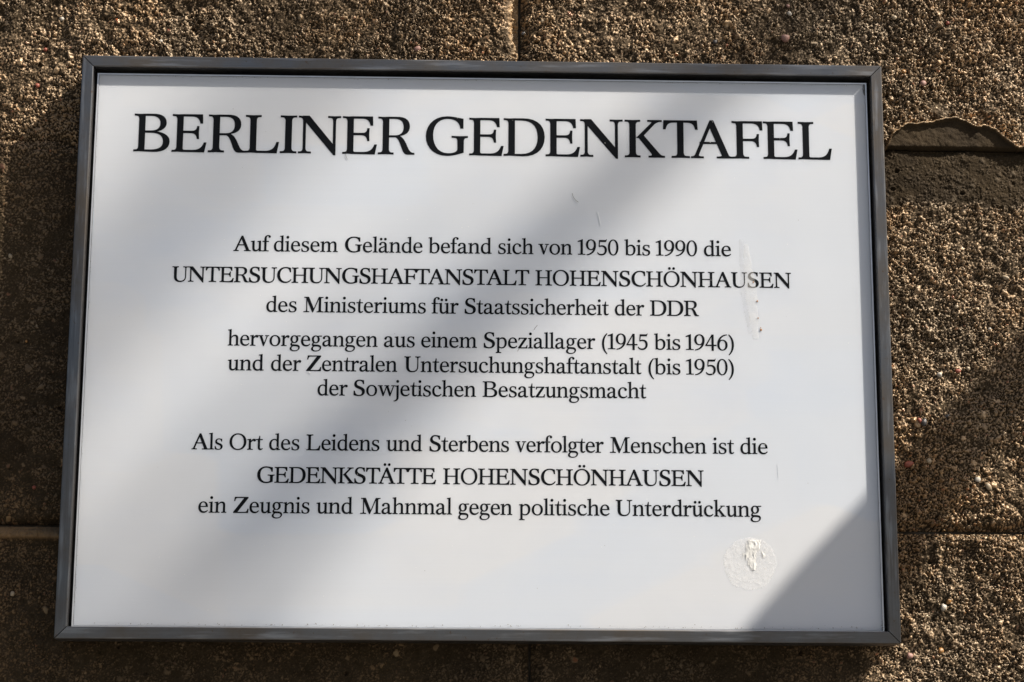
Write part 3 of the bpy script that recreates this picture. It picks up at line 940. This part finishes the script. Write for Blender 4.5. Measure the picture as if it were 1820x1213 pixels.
# ---- the inscription
INK = PLATE - .00012
STEM = 16.4
TITLE = [('B', -0.26874, -0.24133), ('E', -0.23945, -0.21339), ('R', -0.21173, -0.18296), ('L', -0.18322, -0.15748), ('I', -0.15644, -0.14388), ('N', -0.14249, -0.11011), ('E', -0.10846, -0.08218), ('R', -0.08111, -0.05309), ('G', -0.04427, -0.01193), ('E', -0.01072, 0.01506), ('D', 0.01584, 0.04746), ('E', 0.04834, 0.07424), ('N', 0.07513, 0.10795), ('K', 0.10961, 0.14056), ('T', 0.13933, 0.16619), ('A', 0.16088, 0.19323), ('F', 0.19279, 0.21645), ('E', 0.21717, 0.24351), ('L', 0.24437, 0.27024)]
V, F = [], []
for ch, x, nx in TITLE:
    g = glyph_mesh(ch)
    h = .0303
    sx = h / 100
    nat = g[2] * sx
    room = nx - x
    sx *= min(1.03, max(.95, room / nat)) if room else 1
    o = len(V)
    V += [(x + vx * sx, INK, 0.3726 + vy * h / 100) for vx, vy in g[0]]
    F += [tuple(o + i for i in f) for f in g[1]]
mesh("title_lettering", V, F, M_print, plate)
STEM = 14.2
LOW = 12.4
BOLD = 1.15
LINES = [(294.47, [('Auf', -189.56, -162.86), ('diesem', -158.84, -110.38), ('Gelände', -104.77, -45.83), ('befand', -41.11, 7.0), ('sich', 12.12, 38.87), ('von', 42.88, 68.5), ('1950', 73.07, 104.02), ('bis', 108.81, 128.32), ('1990', 132.94, 164.34), ('die', 169.75, 190.38)]), (269.97, [('UNTERSUCHUNGSHAFTANSTALT', -235.18, 35.83), ('HOHENSCHÖNHAUSEN', 40.67, 236.0)]), (247.2, [('des', -163.26, -140.48), ('Ministeriums', -135.17, -42.67), ('für', -38.02, -17.83), ('Staatssicherheit', -13.05, 96.34), ('der', 101.14, 123.4), ('DDR', 128.03, 164.96)]), (220.82, [('hervorgegangen', -191.41, -78.79), ('aus', -73.86, -50.76), ('einem', -45.7, -3.8), ('Speziallager', 1.6, 85.94), ('(1945', 91.19, 125.76), ('bis', 130.85, 150.53), ('1946)', 154.98, 191.26)]), (201.76, [('und', -190.91, -164.03), ('der', -158.41, -135.98), ('Zentralen', -131.92, -63.79), ('Untersuchungshaftanstalt', -58.24, 120.84), ('(bis', 126.3, 150.36), ('1950)', 154.89, 190.9)]), (183.15, [('der', -123.06, -100.66), ('Sowjetischen', -95.97, -4.27), ('Besatzungsmacht', 1.06, 124.28)]), (141.37, [('Als', -215.82, -192.91), ('Ort', -187.68, -162.98), ('des', -158.12, -135.75), ('Leidens', -130.34, -76.04), ('und', -70.7, -44.1), ('Sterbens', -38.42, 20.9), ('verfolgter', 25.79, 91.92), ('Menschen', 96.78, 169.05), ('ist', 174.09, 189.98), ('die', 194.9, 215.26)]), (116.65, [('GEDENKSTÄTTE', -166.38, -33.47), ('HOHENSCHÖNHAUSEN', -27.98, 166.65)]), (93.94, [('ein', -209.18, -188.57), ('Zeugnis', -183.37, -127.02), ('und', -121.73, -94.96), ('Mahnmal', -89.33, -21.37), ('gegen', -16.56, 23.45), ('politische', 28.69, 96.04), ('Unterdrückung', 100.87, 209.51)])]
for zb, words in LINES:
    V, F = [], []
    for w, xa, xb in words:
        word_mesh(w, xa / 1000, xb / 1000, zb / 1000, .01182, V, F, INK)
    mesh("inscription_line", V, F, M_print, plate)

# ---- marks on the plate
def film(name, mat, fn, x0, x1, z0, z1, nx, nz, thick, parent):
    """thin dried film; fn(u, v) -> 0..1 coverage, only covered cells are kept"""
    V, F, idx = [], [], {}
    def vid(i, j):
        if (i, j) not in idx:
            x, z = x0 + (x1 - x0) * i / nx, z0 + (z1 - z0) * j / nz
            c = fn(x, z)
            idx[(i, j)] = len(V)
            V.append((x, PLATE - .00022 - thick * max(c, 0), z))
        return idx[(i, j)]
    for j in range(nz):
        for i in range(nx):
            x, z = x0 + (x1 - x0) * (i + .5) / nx, z0 + (z1 - z0) * (j + .5) / nz
            if fn(x, z) > 0:
                F.append((vid(i, j), vid(i + 1, j), vid(i + 1, j + 1), vid(i, j + 1)))
    return mesh(name, V, F, mat, parent, True)

def s1(x, z, f, sd):
    return float(fbm(np.array([x]), np.array([z]), f, sd, 3)[0])

def mat_film(name, col, dens, scale, rough=.5):
    k = Nodes(name)
    n = k.noise(k.obj(), scale, 5, .6)
    k.set(Base_Color=col, Roughness=rough, Alpha=k.ramp(n, [(.3, dens * .35), (.7, dens)]), Normal=k.bump(n, .5, .0008))
    return k.m

def glue(x, z):
    r = math.hypot(x - .2004, (z - .0588))
    R = .0196 + .0018 * (s1(x, z, 130, 1) - .5) * 2
    if r > R:
        return -1
    return .10 + .35 * s1(x, z, 260, 2) * smoothstep(.0, .02, .02 - r)
residue = film("glue_residue", mat_film("dried_glue", (.80, .80, .80), .40, 260), glue, .179, .222, .037, .081, 70, 70, .0004, plate)
residue["label"] = "round patch of dried white glue near the lower right corner"
def clump(x, z):
    a = abs(x - .2035) / .0085
    up, lo = .0765, .0540
    t = (z - lo) / (up - lo)
    if t < 0 or t > 1 or a > 1:
        return -1
    q = float(fbm(np.array([x]), np.array([z * .45]), 420, 5, 3)[0]) + .22 * t - .35 * a - .10 * abs(2 * t - 1.2)
    return (q - .42) * 3 if q > .42 else -1
cl = film("glue_clump", plain("thick_glue", (.64, .635, .62), .5), clump, .193, .214, .053, .078, 76, 90, .0005, residue)

def drip(x, z):
    t = (z - .2297) / (.304 - .2297)
    if t < 0 or t > 1:
        return -1
    cx = .2082 - .0062 * t + .0008 * (s1(0, z, 90, 3) - .5)
    w = .0012 + .0034 * (1 - abs(1.6 * t - .75)) + .0012 * (s1(x, z, 200, 1) - .5)
    d = abs(x - cx)
    return .3 + .5 * (1 - d / max(w, 1e-5)) if d < w else -1
def drip_left(x, z):
    return drip(x + .0035, z - .004) if drip(x, z) < 0 else -1
film("dried_drip", mat_film("dried_drip", (.74, .73, .71), .26, 160), drip, .196, .216, .228, .306, 50, 150, .0003, plate)["label"] = "pale dried run across the word HOHENSCHÖNHAUSEN"
M_drip2 = mat_film("grey_run", (.50, .50, .53), .20, 200)
film("run_edge", M_drip2, drip_left, .192, .216, .226, .310, 50, 150, .0002, plate)["label"] = "grey edge of the dried run"
M_rust = plain("rust_speck", (.30, .13, .03), .7)
for x, z, r in ((.2098, .2592, .0009), (.2102, .2460, .0007), (.2122, .2368, .0011), (.2070, .2740, .0007), (.2120, .2385, .0005)):
    bm = bmesh.new()
    bmesh.ops.create_icosphere(bm, subdivisions=1, radius=1)
    me = bpy.data.meshes.new("rust_speck")
    bm.to_mesh(me)
    bm.free()
    me.materials.append(M_rust)
    o = link(bpy.data.objects.new("rust_speck", me), plate)
    o.location, o.scale = (x, PLATE - .0004, z), (r * .8, r * .4, r)

def strand(name, pts, r, mat):
    """hair-thin bent tube lying on the plate"""
    V, F = [], []
    for k, (x, z) in enumerate(pts):
        d = Vector(pts[min(k + 1, len(pts) - 1)]) - Vector(pts[max(k - 1, 0)])
        d.normalize()
        for q in range(4):
            a = q * PI / 2
            V.append((x - d.y * r * math.cos(a), PLATE - .0004 - r * math.sin(a), z + d.x * r * math.cos(a)))
    for k in range(len(pts) - 1):
        for q in range(4):
            F.append((k * 4 + q, k * 4 + (q + 1) % 4, k * 4 + 4 + (q + 1) % 4, k * 4 + 4 + q))
    return mesh(name, V, F, mat, plate)
M_hair = plain("dark_hair", (.05, .045, .04), .5)
M_scr = plain("bright_scratch", (.72, .73, .75), .4)
M_gscr = plain("grey_scratch", (.62, .64, .68), .5)
def arc(xa, za, xb, zb, bow, n=7):
    out = []
    for k in range(n):
        t = k / (n - 1)
        nx_, nz_ = -(zb - za), (xb - xa)
        out.append((xa + (xb - xa) * t + nx_ * bow * 4 * t * (1 - t), za + (zb - za) * t + nz_ * bow * 4 * t * (1 - t)))
    return out
for a in [(0.0687, 0.3431, 0.0735, 0.336, -0.12), (-0.1052, 0.3748, -0.1042, 0.368, -0.15), (0.0395, 0.235, 0.042, 0.2386, 0.05), (0.0271, 0.2183, 0.0293, 0.2214, 0.05)]:
    strand("hair", arc(*a), .00013, M_hair)
for a in [(0.0882, 0.3285, 0.0903, 0.3183, 0.02), (-0.13, 0.2012, -0.1283, 0.1995, 0)]:
    strand("scratch", arc(*a), .00016, M_scr)
for a in [(0.2226, 0.1339, 0.2232, 0.1233, 0.01)]:
    strand("scratch", arc(*a), .00009, M_gscr)
# dust and grit along the edges and over the plate
def specks(name, pts, mat, kind="stuff"):
    V, F = [], []
    for x, z, r in pts:
        o = len(V)
        m = 6
        V += [(x + r * math.cos(k * PI / 3) * random.uniform(.6, 1.2), PLATE - .0003, z + r * math.sin(k * PI / 3) * random.uniform(.6, 1.2)) for k in range(m)] + [(x, PLATE - .0003 - r * .5, z)]
        F += [(o + k, o + (k + 1) % m, o + m) for k in range(m)]
    ob = mesh(name, V, F, mat, plate)
    ob["kind"] = kind
    return ob
rs = random.Random(3)
specks("dust", [(rs.uniform(-.29, .29), rs.uniform(.02, .43), rs.uniform(.0001, .00030)) for _ in range(210)], plain("dust", (.9, .9, .88), .8))
grit = [(rs.uniform(-.29, .29), PZ0 + .0022 + abs(rs.gauss(0, .0009)), rs.uniform(.0001, .0004)) for _ in range(150)]
grit += [(rs.uniform(-.29, .29), PZ1 - .0015 - abs(rs.gauss(0, .0006)), rs.uniform(.0001, .0003)) for _ in range(90)]
grit += [(PX0 + RIM + abs(rs.gauss(0, .0004)), rs.uniform(.02, .42), rs.uniform(.0001, .0003)) for _ in range(60)]
grit += [(rs.uniform(-.28, .28), rs.uniform(.03, .42), rs.uniform(.0001, .0003)) for _ in range(26)]
grit += [(.2995 - abs(rs.gauss(0, .0011)), .0108 + abs(rs.gauss(0, .003)), rs.uniform(.0002, .0005)) for _ in range(26)]
specks("grit", grit, plain("grit", (.16, .14, .12), .8))
# dark smudge in the top right corner of the plate
film("corner_smudge", mat_film("soot", (.06, .06, .06), .85, 500), lambda x, z: .5 * s1(x, z, 500, 2) if (x - .2975) ** 2 / .0018 ** 2 + (z - .4305) ** 2 / .0056 ** 2 < .5 + s1(x, z, 300, 1) * .8 else -1, .292, .2998, .421, .4378, 26, 50, .0001, plate)
# ---------------------------------------------------------------- ground and an unseen tree, added so that its limbs shade wall and plate
M_ground = plain("grey_pavement", (.17, .165, .155), .9, 0, 3)
g = 900
o = mesh("ground", [(-g, -g, -1.7), (g, -g, -1.7), (g, g, -1.7), (-g, g, -1.7)], [(0, 1, 2, 3)], M_ground)
o["kind"] = "structure"

def mat_bark():
    k = Nodes("bark")
    n = k.noise(k.obj((30, 30, 8)), 1, 5, .65)
    c = k.mix(k.ramp(n, [(.3, 0.0), (.7, 1.0)]), (.05, .04, .03), (.15, .125, .10))
    return k.set(Base_Color=c, Roughness=.9, Normal=k.bump(n, .7, .01))
M_bark = mat_bark()
tree = empty("added_shade_tree", (2.6, -2.2, -1.7), "added unseen tree with grey bark, put in to shade the wall and plaque", "tree")
tree_at = Vector((2.6, -2.2, -1.7))

def shade_limb(name, pts, radii, seed=0, sides=14, sub=7, wob=.1):
    """tapered, slightly crooked tube through world points"""
    rs = random.Random(seed)
    pts = [Vector(p) for p in pts]
    P, R = [], []
    for i in range(len(pts) - 1):
        for k in range(sub):
            t = k / sub
            p = pts[i].lerp(pts[i + 1], t)
            r = radii[i] + (radii[i + 1] - radii[i]) * t
            P.append(p + Vector([rs.uniform(-1, 1) * r * wob for _ in range(3)]))
            R.append(r * rs.uniform(1 - wob * .6, 1 + wob * .6))
    P.append(pts[-1])
    R.append(radii[-1])
    V, F = [], []
    ref = Vector((0.13, 1, .21)).normalized()
    for i, p in enumerate(P):
        d = (P[min(i + 1, len(P) - 1)] - P[max(i - 1, 0)]).normalized()
        a = d.cross(ref).normalized()
        b = d.cross(a)
        for k in range(sides):
            w = 2 * PI * k / sides
            V.append(p + (a * math.cos(w) + b * math.sin(w)) * R[i] - tree_at)
    n = sides
    for i in range(len(P) - 1):
        for k in range(n):
            F.append((i * n + k, i * n + (k + 1) % n, (i + 1) * n + (k + 1) % n, (i + 1) * n + k))
    F.append(tuple(range(n)))
    F.append(tuple((len(P) - 1) * n + k for k in range(n))[::-1])
    return mesh(name, V, F, M_bark, tree, True)
def toward_sun(x, z, dist, y=WALL):
    return Vector((x, y, z)) + SUN * dist
TRUNK = Vector((9.0, -5.2, 0.0))
shade_limb("trunk", [TRUNK + Vector((0, 0, -1.75)), TRUNK + Vector((.05, 0, 3)), TRUNK + Vector((-.05, .1, 8)), TRUNK + Vector((.1, 0, 13))], [.22, .17, .13, .05], 11, 18)
def from_trunk(z):
    return TRUNK + Vector((0, 0, z))
# limb A: added to cast the dark diagonal band on the right-hand stones and the lower right corner of the plate
shade_limb("shade_limb", [toward_sun(0.6219, 0.4189, 1.15), toward_sun(0.4141, 0.2094, 1.15), toward_sun(0.3435, 0.13, 1.2), toward_sun(0.2564, 0.0164, 1.5), toward_sun(0.1958, -0.0546, 1.8), toward_sun(0, -.8, 3.5), from_trunk(2)], [.019, .022, .026, .040, .046, .06, .09], 1, wob=.06)
# limb D: high limb, put in to cast the soft band over the middle of the plate
shade_limb("shade_limb", [toward_sun(0.3786, 0.6495, 7.5, PLATE), toward_sun(0.1267, 0.3727, 8, PLATE), toward_sun(-0.0657, 0.1764, 9.5, PLATE), toward_sun(-0.246, -0.0457, 13, PLATE), from_trunk(5)], [.019, .021, .022, .022, .06], 6)
# limb F: the highest limb, added to dim the left part a little
shade_limb("shade_limb", [toward_sun(0.0167, 0.6433, 14.5, PLATE), toward_sun(-0.2394, 0.3144, 14.5, PLATE), toward_sun(-0.4367, 0.0761, 14.5, PLATE), from_trunk(9.5)], [.026, .030, .032, .05], 8)
shade_limb("shade_limb", [toward_sun(-0.0245, 0.2726, 14.5, PLATE), toward_sun(-0.2467, 0.0733, 14.5, PLATE), toward_sun(-0.462, -0.1459, 14.5, PLATE), from_trunk(8.5)], [.014, .024, .030, .05], 9)  # second added caster, dims the lower left of the plate
# limb E: near hanging limb, added to shade the far left stones
shade_limb("shade_limb", [toward_sun(-0.3787, -0.0615, .8), toward_sun(-0.3898, 0.1433, .8), toward_sun(-0.4037, 0.3816, .8), toward_sun(-.47, .62, 1.6), toward_sun(-1.3, 2.5, 4), from_trunk(6)], [.010, .0125, .013, .016, .03, .06], 7, wob=.05)
